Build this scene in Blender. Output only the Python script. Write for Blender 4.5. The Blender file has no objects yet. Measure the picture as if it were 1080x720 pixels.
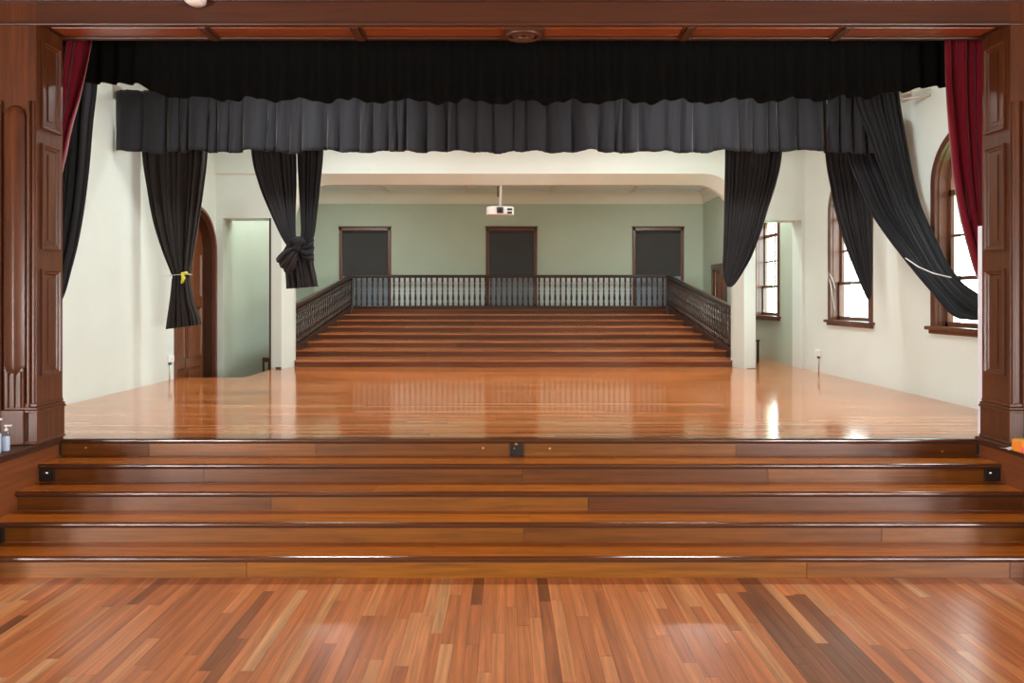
import bpy, math, random
from mathutils import Vector
random.seed(7)
C = bpy.context.scene.collection
SC = bpy.context.scene
PI = math.pi

# ------------------------------------------------------------------ camera, sky, exposure
EYE = 1.28                       # eye height above the stage floor (z = 0)
cd = bpy.data.cameras.new('camera'); cam = bpy.data.objects.new('camera', cd); C.objects.link(cam)
cam.location = (0, 0, EYE); cam.rotation_euler = (PI/2, 0, 0)
cd.sensor_width = 36; cd.lens = 700/1080*36
cd.shift_x = 7/1080; cd.shift_y = -45/1080; cd.clip_start = .05
SC.camera = cam
SC.view_settings.view_transform = 'Standard'; SC.view_settings.look = 'None'
SC.view_settings.gamma = 1; SC.view_settings.use_curve_mapping = False
SC.view_settings.exposure = 0.12
w = bpy.data.worlds.new('overcast sky'); SC.world = w; w.use_nodes = True
wb = w.node_tree.nodes['Background']; wb.inputs[0].default_value = (.86, .95, 1, 1); wb.inputs[1].default_value = 15.0

def area(name, loc, rot, sx, sy, power, col=(1, 1, 1), portal=False, spread=180):
    l = bpy.data.lights.new(name, 'AREA'); l.shape = 'RECTANGLE'; l.size = sx; l.size_y = sy
    l.energy = power; l.color = col; l.spread = math.radians(spread)
    if portal: l.cycles.is_portal = True
    o = bpy.data.objects.new(name, l); C.objects.link(o); o.location = loc; o.rotation_euler = rot
    return o
XL, XR = -5.30, 5.48             # stage side walls
ZC, ZB = 12.15, 18.40            # cross wall, back wall
STAGE_CEIL, REAR_CEIL, HALL_Z = 4.70, 4.22, -0.822
for cy, wd in ((7.85, 1.3), (10.55, 1.3), (13.87, 1.2)):       # daylight entering the three arched windows
    area('window_portal', (XR+.42, cy, 2.1), (0, PI/2, 0), 2.5, wd, 1, portal=True)
# added ceiling lamps, unseen, lighting stage and rear room (fittings built below)
ADDED_STAGE_LAMPS = [(-2.6, 7.6), (2.6, 7.6), (-2.6, 9.8), (2.6, 9.8)]
ADDED_REAR_LAMPS = [(-4.3, 13.3), (4.5, 13.3), (-4.3, 15.0), (4.5, 15.0)]
ADDED_HALL_WINDOWS = [(-8, -7), (-8, -4), (-8, -1), (8, -7), (8, -4), (8, -1)]  # added windows, out of view, that light the front of the hall
HALL_CEIL = 5.2
P_STAGE, P_REAR, P_HALL = 86, 47, 400
for x, y in ADDED_STAGE_LAMPS: area('added_stage_light', (x, y, STAGE_CEIL-.125), (0, 0, 0), 1.5, .3, P_STAGE, (.96, 1, .99))
for x, y in ADDED_REAR_LAMPS: area('added_rear_light', (x, y, REAR_CEIL-.125), (0, 0, 0), 1.5, .3, P_REAR, (.96, 1, .99))
for x, y in ADDED_HALL_WINDOWS: area('added_hall_light', (x*.985, y, .45), (0, math.copysign(PI/2, x), 0), 1.9, 1.3, P_HALL, (1, .99, .97))

# ------------------------------------------------------------------ helpers
def P(px, py, Z):                # a point of the place at depth Z
    return ((px-533)*Z/700, Z, EYE-(py-315)*Z/700)

WL = {}
class MB:
    def __init__(s): s.v = []; s.f = []; s.t = []; s.tone = 0.0
    def face(s, *idx): s.f.append(idx); s.t.append(s.tone)
    def add(s, pts): n = len(s.v); s.v += [tuple(p) for p in pts]; return n
    def box(s, x0, x1, y0, y1, z0, z1):
        n = s.add([(x0,y0,z0),(x1,y0,z0),(x1,y1,z0),(x0,y1,z0),(x0,y0,z1),(x1,y0,z1),(x1,y1,z1),(x0,y1,z1)])
        for q in ((0,3,2,1),(4,5,6,7),(0,1,5,4),(1,2,6,5),(2,3,7,6),(3,0,4,7)): s.face(*[n+i for i in q])
        return s
    def prism(s, pts, axis, a, b):       # polygon in the plane across axis, extruded from a to b
        def mk(p, t):
            return (t, p[0], p[1]) if axis == 'x' else ((p[0], t, p[1]) if axis == 'y' else (p[0], p[1], t))
        k = len(pts); n = s.add([mk(p, a) for p in pts]+[mk(p, b) for p in pts])
        s.face(*[n+i for i in range(k)][::-1]); s.face(*[n+k+i for i in range(k)])
        for i in range(k): j = (i+1) % k; s.face(n+i, n+j, n+k+j, n+k+i)
        return s
    def lathe(s, prof, c, seg=12, axis='z', arc=2*PI, a0=0):  # prof: (r, h)
        base = len(s.v); full = abs(arc-2*PI) < 1e-6; m = seg if full else seg+1
        for r, h in prof:
            for i in range(m):
                a = a0+arc*i/seg; u, v = r*math.cos(a), r*math.sin(a)
                if axis == 'z': p = (c[0]+u, c[1]+v, c[2]+h)
                elif axis == 'y': p = (c[0]+u, c[1]+h, c[2]+v)
                else: p = (c[0]+h, c[1]+u, c[2]+v)
                s.v.append(p)
        for j in range(len(prof)-1):
            for i in range(seg):
                a = base+j*m+i; b = base+j*m+(i+1) % m
                s.face(a, b, b+m, a+m)
        if full:
            s.face(*[base+i for i in range(m)][::-1]); s.face(*[base+(len(prof)-1)*m+i for i in range(m)])
        return s
    def tube(s, path, r, seg=8):
        path = [Vector(p) for p in path]; base = len(s.v)
        for i, p in enumerate(path):
            d = (path[min(i+1, len(path)-1)]-path[max(i-1, 0)]).normalized()
            u = d.cross(Vector((0,0,1)));  u = u if u.length > .05 else d.cross(Vector((1,0,0))); u.normalize(); v = d.cross(u)
            for k in range(seg):
                a = 2*PI*k/seg; s.v.append(tuple(p+u*r*math.cos(a)+v*r*math.sin(a)))
        for i in range(len(path)-1):
            for k in range(seg):
                a = base+i*seg+k; b = base+i*seg+(k+1) % seg; s.face(a, b, b+seg, a+seg)
        s.face(*[base+k for k in range(seg)][::-1]); s.face(*[base+(len(path)-1)*seg+k for k in range(seg)])
        return s
    def build(s, name, mat, parent=None, smooth=False, bevel=0, solid=0, label=None, kind=None):
        xs = [p[0] for p in s.v]; ys = [p[1] for p in s.v]; zs = [p[2] for p in s.v]
        c = Vector(((min(xs)+max(xs))/2, (min(ys)+max(ys))/2, min(zs)))
        m = bpy.data.meshes.new(name); m.from_pydata([tuple(Vector(p)-c) for p in s.v], [], s.f); m.materials.append(mat)
        if any(t != 0 for t in s.t):
            at = m.attributes.new('tone', 'FLOAT', 'FACE'); at.data.foreach_set('value', s.t)
        if smooth: m.shade_smooth(); 
        m.update()
        o = bpy.data.objects.new(name, m); C.objects.link(o); put(o, c, parent)
        if smooth == 2:
            e = o.modifiers.new('edge', 'EDGE_SPLIT'); e.split_angle = math.radians(35)
        if bevel:
            b = o.modifiers.new('bevel', 'BEVEL'); b.width = bevel; b.segments = 2; b.limit_method = 'ANGLE'
        if solid:
            b = o.modifiers.new('cloth', 'SOLIDIFY'); b.thickness = solid
        if label: o['label'] = label
        if kind: o['kind'] = kind
        return o
def put(o, c, parent):
    c = Vector(c); WL[o.name] = c
    if parent: o.parent = parent; o.location = c-WL[parent.name]
    else: o.location = c
def tag(o, label, cat, group=None, kind=None):
    o['label'] = label; o['category'] = cat
    if group: o['group'] = group
    if kind: o['kind'] = kind
    return o
def thing(name, label, cat, loc, group=None, kind=None):
    o = bpy.data.objects.new(name, None); C.objects.link(o); o.empty_display_size = .1; put(o, loc, None)
    return tag(o, label, cat, group, kind)
def clone(o, loc, parent=None):          # obj.copy of one object sharing its mesh; loc = world
    c = o.copy(); C.objects.link(c); c.parent = None; put(c, loc, parent); return c

# ------------------------------------------------------------------ materials
def newmat(name):
    m = bpy.data.materials.new(name); m.use_nodes = True
    nt = m.node_tree; return m, nt, nt.nodes['Principled BSDF']
def N(nt, t, **kw):
    n = nt.nodes.new(t)
    for k, v in kw.items(): setattr(n, k, v)
    return n
def plain(name, col, rough=.5, metal=0, bump=0, bscale=40, var=0, spec=.5, sheen=0, coat=0):
    m, nt, b = newmat(name)
    b.inputs['Base Color'].default_value = (*col, 1); b.inputs['Roughness'].default_value = rough
    b.inputs['Metallic'].default_value = metal; b.inputs['Specular IOR Level'].default_value = spec
    b.inputs['Coat Weight'].default_value = coat
    if sheen: b.inputs['Sheen Weight'].default_value = sheen; b.inputs['Sheen Roughness'].default_value = .4
    tc = N(nt, 'ShaderNodeTexCoord'); no = N(nt, 'ShaderNodeTexNoise'); no.inputs['Scale'].default_value = bscale; no.inputs['Detail'].default_value = 5
    nt.links.new(tc.outputs['Object'], no.inputs['Vector'])
    if bump:
        bp = N(nt, 'ShaderNodeBump'); bp.inputs['Strength'].default_value = bump; bp.inputs['Distance'].default_value = .01
        nt.links.new(no.outputs[0], bp.inputs['Height']); nt.links.new(bp.outputs[0], b.inputs['Normal'])
    if var:
        n2 = N(nt, 'ShaderNodeTexNoise'); n2.inputs['Scale'].default_value = 1.7; n2.inputs['Detail'].default_value = 4
        nt.links.new(tc.outputs['Object'], n2.inputs['Vector'])
        r = N(nt, 'ShaderNodeValToRGB'); r.color_ramp.elements[0].position = .3; r.color_ramp.elements[1].position = .7
        r.color_ramp.elements[0].color = (*[c*(1-var) for c in col], 1); r.color_ramp.elements[1].color = (*[min(1, c*(1+var*.5)) for c in col], 1)
        nt.links.new(n2.outputs[0], r.inputs[0]); nt.links.new(r.outputs[0], b.inputs['Base Color'])
    return m
def wood(name, ramp, axis='x', rough=.25, coat=.3, grain=.35, bump=.05, wave=0, gscale=1.0, rv=.0):
    """ramp: board tones [(pos, rgb)...] picked by the board's random number; grain streaks run along axis"""
    m, nt, b = newmat(name); L = nt.links.new
    tc = N(nt, 'ShaderNodeTexCoord'); oi = N(nt, 'ShaderNodeObjectInfo'); at = N(nt, 'ShaderNodeAttribute', attribute_name='tone')
    ad = N(nt, 'ShaderNodeMath', operation='ADD'); L(oi.outputs['Random'], ad.inputs[0]); L(at.outputs['Fac'], ad.inputs[1])
    fr = N(nt, 'ShaderNodeMath', operation='FRACT'); L(ad.outputs[0], fr.inputs[0])
    r = N(nt, 'ShaderNodeValToRGB'); cr = r.color_ramp
    while len(cr.elements) > 1: cr.elements.remove(cr.elements[-1])
    cr.elements[0].position = ramp[0][0]; cr.elements[0].color = (*ramp[0][1], 1)
    for p, c in ramp[1:]: e = cr.elements.new(p); e.color = (*c, 1)
    L(fr.outputs[0], r.inputs[0])
    mp = N(nt, 'ShaderNodeMapping'); s = {'x': (1.2, 26, 26), 'y': (26, 1.2, 26), 'z': (26, 26, 1.2)}[axis]
    mp.inputs['Scale'].default_value = [q*gscale for q in s]; L(tc.outputs['Object'], mp.inputs['Vector'])
    no = N(nt, 'ShaderNodeTexNoise', noise_dimensions='4D'); no.inputs['Scale'].default_value = 1; no.inputs['Detail'].default_value = 6; no.inputs['Roughness'].default_value = .62
    no.inputs['Distortion'].default_value = .6
    mw = N(nt, 'ShaderNodeMath', operation='MULTIPLY'); mw.inputs[1].default_value = 37; L(fr.outputs[0], mw.inputs[0])
    L(mp.outputs[0], no.inputs['Vector']); L(mw.outputs[0], no.inputs['W'])
    g = N(nt, 'ShaderNodeMapRange'); g.inputs['From Min'].default_value = .3; g.inputs['From Max'].default_value = .7
    g.inputs['To Min'].default_value = 1-grain; g.inputs['To Max'].default_value = 1+grain*.55; L(no.outputs[0], g.inputs[0])
    mx = N(nt, 'ShaderNodeVectorMath', operation='SCALE'); L(r.outputs[0], mx.inputs[0]); L(g.outputs[0], mx.inputs['Scale'])
    L(mx.outputs[0], b.inputs['Base Color'])
    b.inputs['Roughness'].default_value = rough; b.inputs['Coat Weight'].default_value = coat; b.inputs['Coat Roughness'].default_value = rough*.6
    if rv:
        q = N(nt, 'ShaderNodeMapRange'); q.inputs['To Min'].default_value = rough-rv; q.inputs['To Max'].default_value = rough+rv; L(fr.outputs[0], q.inputs[0]); L(q.outputs[0], b.inputs['Roughness'])
    bp = N(nt, 'ShaderNodeBump'); bp.inputs['Strength'].default_value = bump; bp.inputs['Distance'].default_value = .004
    L(no.outputs[0], bp.inputs['Height']); L(bp.outputs[0], b.inputs['Normal'])
    if wave:
        n2 = N(nt, 'ShaderNodeTexNoise'); n2.inputs['Scale'].default_value = 1; n2.inputs['Detail'].default_value = 1
        m2 = N(nt, 'ShaderNodeMapping'); m2.inputs['Scale'].default_value = {'x': (.8, 14, 1), 'y': (14, .8, 1), 'z': (3, 3, 3)}[axis]
        L(tc.outputs['Object'], m2.inputs['Vector']); L(m2.outputs[0], n2.inputs['Vector'])
        b2 = N(nt, 'ShaderNodeBump'); b2.inputs['Strength'].default_value = wave; b2.inputs['Distance'].default_value = .004
        L(n2.outputs[0], b2.inputs['Height']); L(bp.outputs[0], b2.inputs['Normal']); L(b2.outputs[0], b.inputs['Normal'])
    return m
floor_tones = [(0, (.28,.10,.045)), (.05, (.38,.13,.05)), (.10, (.60,.195,.07)), (.3, (.72,.24,.082)), (.55, (.80,.28,.10)), (.8, (.86,.34,.13)), (.95, (.88,.42,.18)), (1, (.90,.50,.25))]
stage_tones = [(0, (.46,.13,.030)), (.15, (.56,.165,.040)), (.5, (.66,.205,.054)), (.85, (.72,.245,.072)), (1, (.80,.34,.12))]
M = dict(
    floor_wood=wood('hall floorboards', floor_tones, 'y', .30, .3, .42, .05),
    stage_wood=wood('stage floorboards', stage_tones, 'x', .13, .4, .3, .02, wave=.015),
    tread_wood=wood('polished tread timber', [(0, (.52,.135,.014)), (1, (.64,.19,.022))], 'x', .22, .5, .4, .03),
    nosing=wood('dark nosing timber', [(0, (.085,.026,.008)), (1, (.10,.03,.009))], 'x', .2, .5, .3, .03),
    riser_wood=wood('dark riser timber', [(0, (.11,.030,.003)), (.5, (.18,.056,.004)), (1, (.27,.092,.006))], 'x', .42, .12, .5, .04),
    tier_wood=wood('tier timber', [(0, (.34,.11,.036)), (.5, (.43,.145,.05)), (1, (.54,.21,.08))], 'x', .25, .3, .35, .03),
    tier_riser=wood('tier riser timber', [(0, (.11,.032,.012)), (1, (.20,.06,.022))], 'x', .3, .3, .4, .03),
    joinery=wood('red brown joinery', [(0, (.098,.029,.009)), (1, (.118,.035,.011))], 'z', .38, .18, .5, .05),
    joinery_x=wood('red brown beam joinery', [(0, (.062,.018,.007)), (1, (.075,.023,.009))], 'x', .42, .12, .3, .03),
    cheek=wood('cheek wall joinery', [(0, (.20,.056,.016)), (1, (.23,.066,.019))], 'y', .36, .2, .3, .03),
    soffit=wood('soffit timber with floor bounce', [(0, (.21,.048,.013)), (1, (.25,.058,.016))], 'x', .35, .3, .3, .03),  # oranger than the beam face: floor bounce put into the colour
    dark_wood=wood('dark stained turned wood', [(0, (.035,.015,.009)), (1, (.05,.022,.013))], 'z', .3, .3, .3, .03),
    door_wood=wood('door timber', [(0, (.14,.042,.014)), (1, (.19,.06,.02))], 'z', .3, .4, .4, .03),
    door_dark=plain('dark door frame timber', (.060,.022,.009), .4, var=.2),
    blind_light=plain('painted light on lower blind', (.30,.36,.42), .4),  # paler tone carries the light falling behind the balustrade
    frame_wood=wood('window joinery', [(0, (.10,.035,.018)), (1, (.15,.05,.025))], 'z', .3, .4, .3, .03),
    subfloor=plain('underfloor', (.03,.015,.01), .8),
    cream=plain('cream wall paint', (.71,.79,.74), .55, bump=.08, bscale=14, var=.03),
    green=plain('pale green wall paint', (.46,.53,.42), .55, bump=.05, bscale=14, var=.03),
    ceil=plain('ceiling paint', (.75,.74,.68), .7, var=.03),
    bluewhite=plain('blue white strip paint', (.80,.82,.92), .5),
    rearceil=plain('cool white ceiling paint', (.82,.90,.90), .7),
    trimcream=plain('cream trim paint', (.74,.73,.62), .45),
    black=plain('black border cloth', (.0025,.0025,.0022), .95, spec=.1, bump=.2, bscale=120),
    grey=plain('charcoal valance cloth', (.015,.015,.0185), .8, spec=.25, bump=.15, bscale=160, sheen=.25),
    curtain=plain('black curtain cloth', (.017,.016,.018), .75, spec=.3, bump=.15, bscale=160, sheen=.15),
    curtain2=plain('faded charcoal curtain cloth', (.020,.020,.022), .85, spec=.12, bump=.15, bscale=160, sheen=.06),
    browncloth=plain('brown black curtain cloth', (.020,.015,.013), .75, spec=.3, bump=.15, bscale=160, sheen=.15),
    red=plain('crimson velvet', (.145,.003,.012), .8, spec=.15, bump=.2, bscale=200, sheen=.5),
    blind=plain('dark blind fabric', (.050,.050,.050), .8, var=.1),
    steel=plain('brushed metal', (.6,.58,.55), .35, 1),
    brass=plain('brass', (.75,.5,.22), .3, 1),
    blackplastic=plain('black plastic', (.012,.011,.010), .4),
    white=plain('white plastic', (.85,.85,.83), .35),
    grey_plastic=plain('grey plastic', (.10,.10,.12), .25),
    rope=plain('white cord', (.75,.75,.72), .8),
    yellow=plain('yellow tape', (.75,.72,.05), .5),
    brownchair=wood('varnished chair wood', [(0, (.10,.05,.02)), (1, (.18,.09,.035))], 'z', .35, .3),
    orange=plain('orange packet film', (.95,.30,.04), .3),
    pink=plain('pink packet print', (.80,.05,.16), .3),
    yolk=plain('yellow packet print', (.95,.62,.06), .3),
    paper=plain('white paper', (.85,.86,.80), .6),
    label=plain('bottle label', (.84,.88,.93), .4),
    hallwall=plain('hall wall paint', (.34,.27,.19), .6, var=.03),
    hallceil=plain('dark hall ceiling boards', (.07,.035,.02), .6, var=.1),
    aqua=plain('painted light behind rail', (.86,.97,.95), .5, var=.03),  # bright light between the balusters, put into a wall colour
)
def emis(name, col, s):
    m, nt, b = newmat(name); b.inputs['Base Color'].default_value = (*col, 1)
    b.inputs['Emission Color'].default_value = (*col, 1); b.inputs['Emission Strength'].default_value = s; return m
M['added_glow'] = emis('added lamp and window glow', (1, .97, .9), 3)
M['led'] = emis('step light lens', (1, .95, .85), 1)
def glass(name, tint=(1, 1, 1), refl=.07):
    m, nt, b = newmat(name); nt.nodes.remove(b); out = nt.nodes['Material Output']
    t = N(nt, 'ShaderNodeBsdfTransparent'); t.inputs[0].default_value = (*tint, 1)
    g = N(nt, 'ShaderNodeBsdfGlossy'); g.inputs['Roughness'].default_value = .02
    x = N(nt, 'ShaderNodeMixShader'); x.inputs[0].default_value = refl; nt.links.new(t.outputs[0], x.inputs[1]); nt.links.new(g.outputs[0], x.inputs[2])
    nt.links.new(x.outputs[0], out.inputs[0]); return m
M['pane'] = glass('window glass', (.95, 1, .97))
M['clear'] = glass('clear bottle plastic', (.80, .86, .95))

# ------------------------------------------------------------------ hall floor
NZ = [6.066-.275*k for k in range(5)]            # front of each nosing
LV = [-.163*k for k in range(5)]
RB = 5.005                                       # foot of the lowest riser
SX0, SX1 = -4.08, 4.33
s = MB(); s.box(-8, 8, -9, RB+.3, HALL_Z-.12, HALL_Z-.022)
fl = tag(s.build('floor', M['subfloor']), 'hall floor of narrow red-brown boards running towards the stage', 'floor', kind='structure')
BW = .079
st = MB(); nb = 0
row = 0; x = -8+.02
while x < 8-BW:
    y = -8.9; vis = abs(x) < 4.0
    cuts = [-8.9]
    while cuts[-1] < RB: cuts.append(cuts[-1]+random.choice((.6, .9, 1.2, 1.8, 2.6))*random.uniform(.85, 1.15))
    cuts[-1] = RB
    for a, b in zip(cuts, cuts[1:]):
        t = random.random(); d = random.uniform(0, .0007)
        if vis and b > 3.5 and abs(x) < 2.95+(b-3.6)*.75 and nb < 298:
            q = MB(); q.tone = t; q.box(x+.0006, x+BW-.0006, a+.001, b-.001, HALL_Z-.022, HALL_Z-d)
            o = q.build('floor_board', M['floor_wood'], fl); nb += 1
        else:
            st.tone = t; st.box(x+.0006, x+BW-.0006, a+.001, b-.001, HALL_Z-.022, HALL_Z-d)
    x += BW
st.build('floor_boards_beyond_view', M['floor_wood'], fl, kind='stuff')

# ------------------------------------------------------------------ stage platform: boards run across the stage
HX, HY = -4.25, 10.80                            # stair well at the left: x < HX, y > HY
s = MB(); s.box(XL, XR, 6.10, HY, -.15, -.022); s.box(HX, XR, HY, 13.2, -.15, -.022)
s.box(4.45, XR, 13.2, ZB, -.15, -.022)
stage = tag(s.build('stage', M['subfloor']), 'raised stage floor of glossy narrow orange-brown boards laid across', 'stage', kind='structure')
st = MB(); y = 6.10; n = 0
while y < ZB-.07:
    x = XL if y < HY-.07 else HX
    if y > 12.46: x = 4.45
    while x < XR-.01:
        e = min(XR, x+random.choice((1.2, 1.8, 2.4, 3.6))*random.uniform(.8, 1.2))
        st.tone = random.random(); st.box(x, e-.0008, y, y+.0692, -.022, -random.uniform(0, .00008)); x = e
    y += .07
st.build('stage_boards', M['stage_wood'], stage, kind='stuff')
s = MB(); s.box(XL, HX+.02, HY-.02, HY, -.85, -.022); s.box(HX, HX+.02, HY, ZB, -.85, -.022)
s.build('well_lining', M['dark_wood'], stage)
MB().box(-8, 8, 6.13, 6.2, HALL_Z-.1, -.03).build('front_framing', M['subfloor'], stage)
s = MB(); s.box(XL, HX, HY, ZB, -.87, -.82)
tag(s.build('floor', M['tier_wood']), 'lower passage floor inside the stair well at the left of the stage', 'floor', kind='structure')
s = MB(); s.tone = .3
prof = [(6.14, 0.0), (6.075, 0), (6.066, -.004), (6.061, -.012), (6.060, -.02), (6.064, -.03), (6.072, -.036), (6.14, -.036)]
s.prism(prof, 'x', SX0, SX1)
s.build('stage_nosing', M['nosing'], stage)

# ------------------------------------------------------------------ front steps
stair = thing('front_steps', 'wide flight of five polished dark timber steps up to the stage', 'stairs', (0, 5.5, HALL_Z), kind='structure')
def nosing(y0, y1, z):           # rounded front edge
    return [(y1, z), (y0+.014, z), (y0+.006, z-.003), (y0+.001, z-.010), (y0, z-.020), (y0+.003, z-.031), (y0+.012, z-.036), (y1, z-.036)]
for k in range(1, 5):
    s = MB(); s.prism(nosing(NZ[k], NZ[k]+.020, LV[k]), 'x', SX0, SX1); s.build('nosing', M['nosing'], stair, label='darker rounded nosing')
cutsT = {1: [.98], 2: [-1.1], 3: [.2], 4: [-.55]}
for k in range(1, 5):
    xs = [SX0]+cutsT[k]+[SX1]
    for a, b in zip(xs, xs[1:]):
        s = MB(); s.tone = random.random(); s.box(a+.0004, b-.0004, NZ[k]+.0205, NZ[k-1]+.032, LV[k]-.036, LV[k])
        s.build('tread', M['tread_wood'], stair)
def wx(px, Z): return (px-533)*Z/700
RJ = {0: [127, 157, 333, 552, 776], 1: [215, 551, 810], 2: [286, 620], 3: [552, 930], 4: [260, 851, 1065]}
for k in range(5):
    yr = NZ[k]+.032; zb = LV[k+1] if k < 4 else HALL_Z
    xs = [SX0]+[wx(p, yr) for p in RJ[k]]+[SX1]
    for a, b in zip(xs, xs[1:]):
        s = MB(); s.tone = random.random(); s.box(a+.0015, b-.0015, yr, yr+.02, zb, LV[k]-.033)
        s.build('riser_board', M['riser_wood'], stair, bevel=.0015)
s = MB()
for k in range(5):
    s.box(SX0, SX1, NZ[k]+.053, NZ[k]+.08, (LV[k+1] if k < 4 else HALL_Z)-.03, LV[k]-.035)
s.build('carcass', M['subfloor'], stair)
for k in range(5):
    s = MB(); z = LV[k]-.036; y0 = NZ[k]+.012; s.prism([(y0, z), (y0+.003, z-.008), (y0+.014, z-.013), (y0+.021, z-.013), (y0+.021, z)], 'x', SX0+.001, SX1-.001)
    s.build('scotia', M['subfloor'], stair)
for px, py in ((509.5, 472.5), (580, 473), (90, 472), (994, 476)):
    c = P(px, py, NZ[0]+.026)
    s = MB(); s.lathe([(.004, 0), (.009, -.002), (.010, .002), (.010, .006)], c, 10, 'y')
    s.build('brass_stud', M['brass'], stair, smooth=True)
yr = NZ[0]+.03                   # socket plate in the middle of the top riser
box = thing('socket_plate', 'dark socket plate with brass catch in the middle of the top riser', 'socket', P(544.5, 481, yr))
a = P(537.5, 466, yr); b = P(552, 480.5, yr)
MB().box(a[0], b[0], yr-.014, yr+.002, b[2], a[2]).build('plate', M['blackplastic'], box, bevel=.003)
c = P(544.5, 467.5, yr); MB().box(c[0]-.014, c[0]+.014, yr-.026, yr-.012, c[2]-.010, c[2]+.008).build('catch', M['brass'], box, bevel=.002)
c = P(542.5, 472.5, yr-.012); MB().lathe([(.006, -.004), (.006, .002)], c, 10, 'y').build('screw', M['steel'], box)
for lab, (x0, y0, x1, y1), (lx, ly), k in (
    ('black step light at the left end of the second riser', (36, 489, 58, 507), (49.5, 498.5), 1),
    ('black step light at the right end of the second riser', (1037.5, 490, 1056, 507), (1044.5, 498.5), 1),
    ('black step light at the left end of the fourth riser', (-20, 556, 5, 573.5), (-8, 566), 3)):
    yr = NZ[k]+.03; a = P(x0, y0, yr); b = P(x1, y1, yr); xa = max(a[0], SX0+.003)
    t = thing('step_light', lab, 'light', ((xa+b[0])/2, yr, b[2]), 'step lights')
    MB().box(xa, b[0], yr-.02, yr+.001, max(b[2], LV[k+1]+.002), min(a[2], LV[k]-.034)).build('housing', M['blackplastic'], t, bevel=.004)
    c = P(lx, ly, yr-.02); MB().box(c[0]-.008, c[0]+.008, yr-.024, yr-.019, c[2]-.004, c[2]+.004).build('lens', M['led'], t, bevel=.002)

# ------------------------------------------------------------------ side platforms with cap ledge
for side, x0, x1, nm in ((-1, -8, SX0, 'left'), (1, SX1, 8, 'right')):
    t = thing('side_platform', 'timber side platform with overhanging cap, %s of the steps' % nm, 'platform', ((x0+x1)/2, 5, HALL_Z), kind='structure')
    s = MB(); s.box(x0, x1, 4.35, 6.066, HALL_Z, -.02); s.build('cheek_wall', M['cheek'], t)
    xi = x1+.045 if side < 0 else x0-.045
    a, b = (x0, xi) if side < 0 else (xi, x1)
    s = MB(); s.box(a, b, 4.30, 6.068, -.012, .030); s.build('cap', M['joinery_x'], t, bevel=.012)
    a2, b2 = (x1, x1+.022) if side < 0 else (x0-.022, x0)
    s = MB(); s.box(a2, b2, 4.33, 6.05, -.045, -.012); s.build('cap_moulding', M['joinery_x'], t, bevel=.008)

# ------------------------------------------------------------------ proscenium
PF, PB = 5.73, 6.07              # front and back of the timber surround
PT = EYE+2.36                    # soffit height
def ring(s, plane, c, x0, x1, z0, z1, wd, d0, d1):
    """moulded frame, mitred: on plane 'x' (face looks along side*x) or 'y'; d0 = outer height, d1 = proud ridge"""
    def pt(u, v, d): return (c+d, u, v) if plane == 'x' else ((u, c+d, v) if plane == 'y' else (u, v, c+d))
    prof = [(0, 0), (0, d1), (wd*.3, d1), (wd*.55, d0), (wd*.8, d0), (wd, 0)]
    n = len(s.v); k = len(prof)
    for (cx, cz, sx, sz) in ((x0, z0, 1, 1), (x1, z0, -1, 1), (x1, z1, -1, -1), (x0, z1, 1, -1)):
        for o_, d in prof: s.v.append(pt(cx+sx*o_, cz+sz*o_, d))
    for i in range(4):
        j = (i+1) % 4
        for q in range(k-1): s.face(n+i*k+q, n+j*k+q, n+j*k+q+1, n+i*k+q+1)
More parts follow.
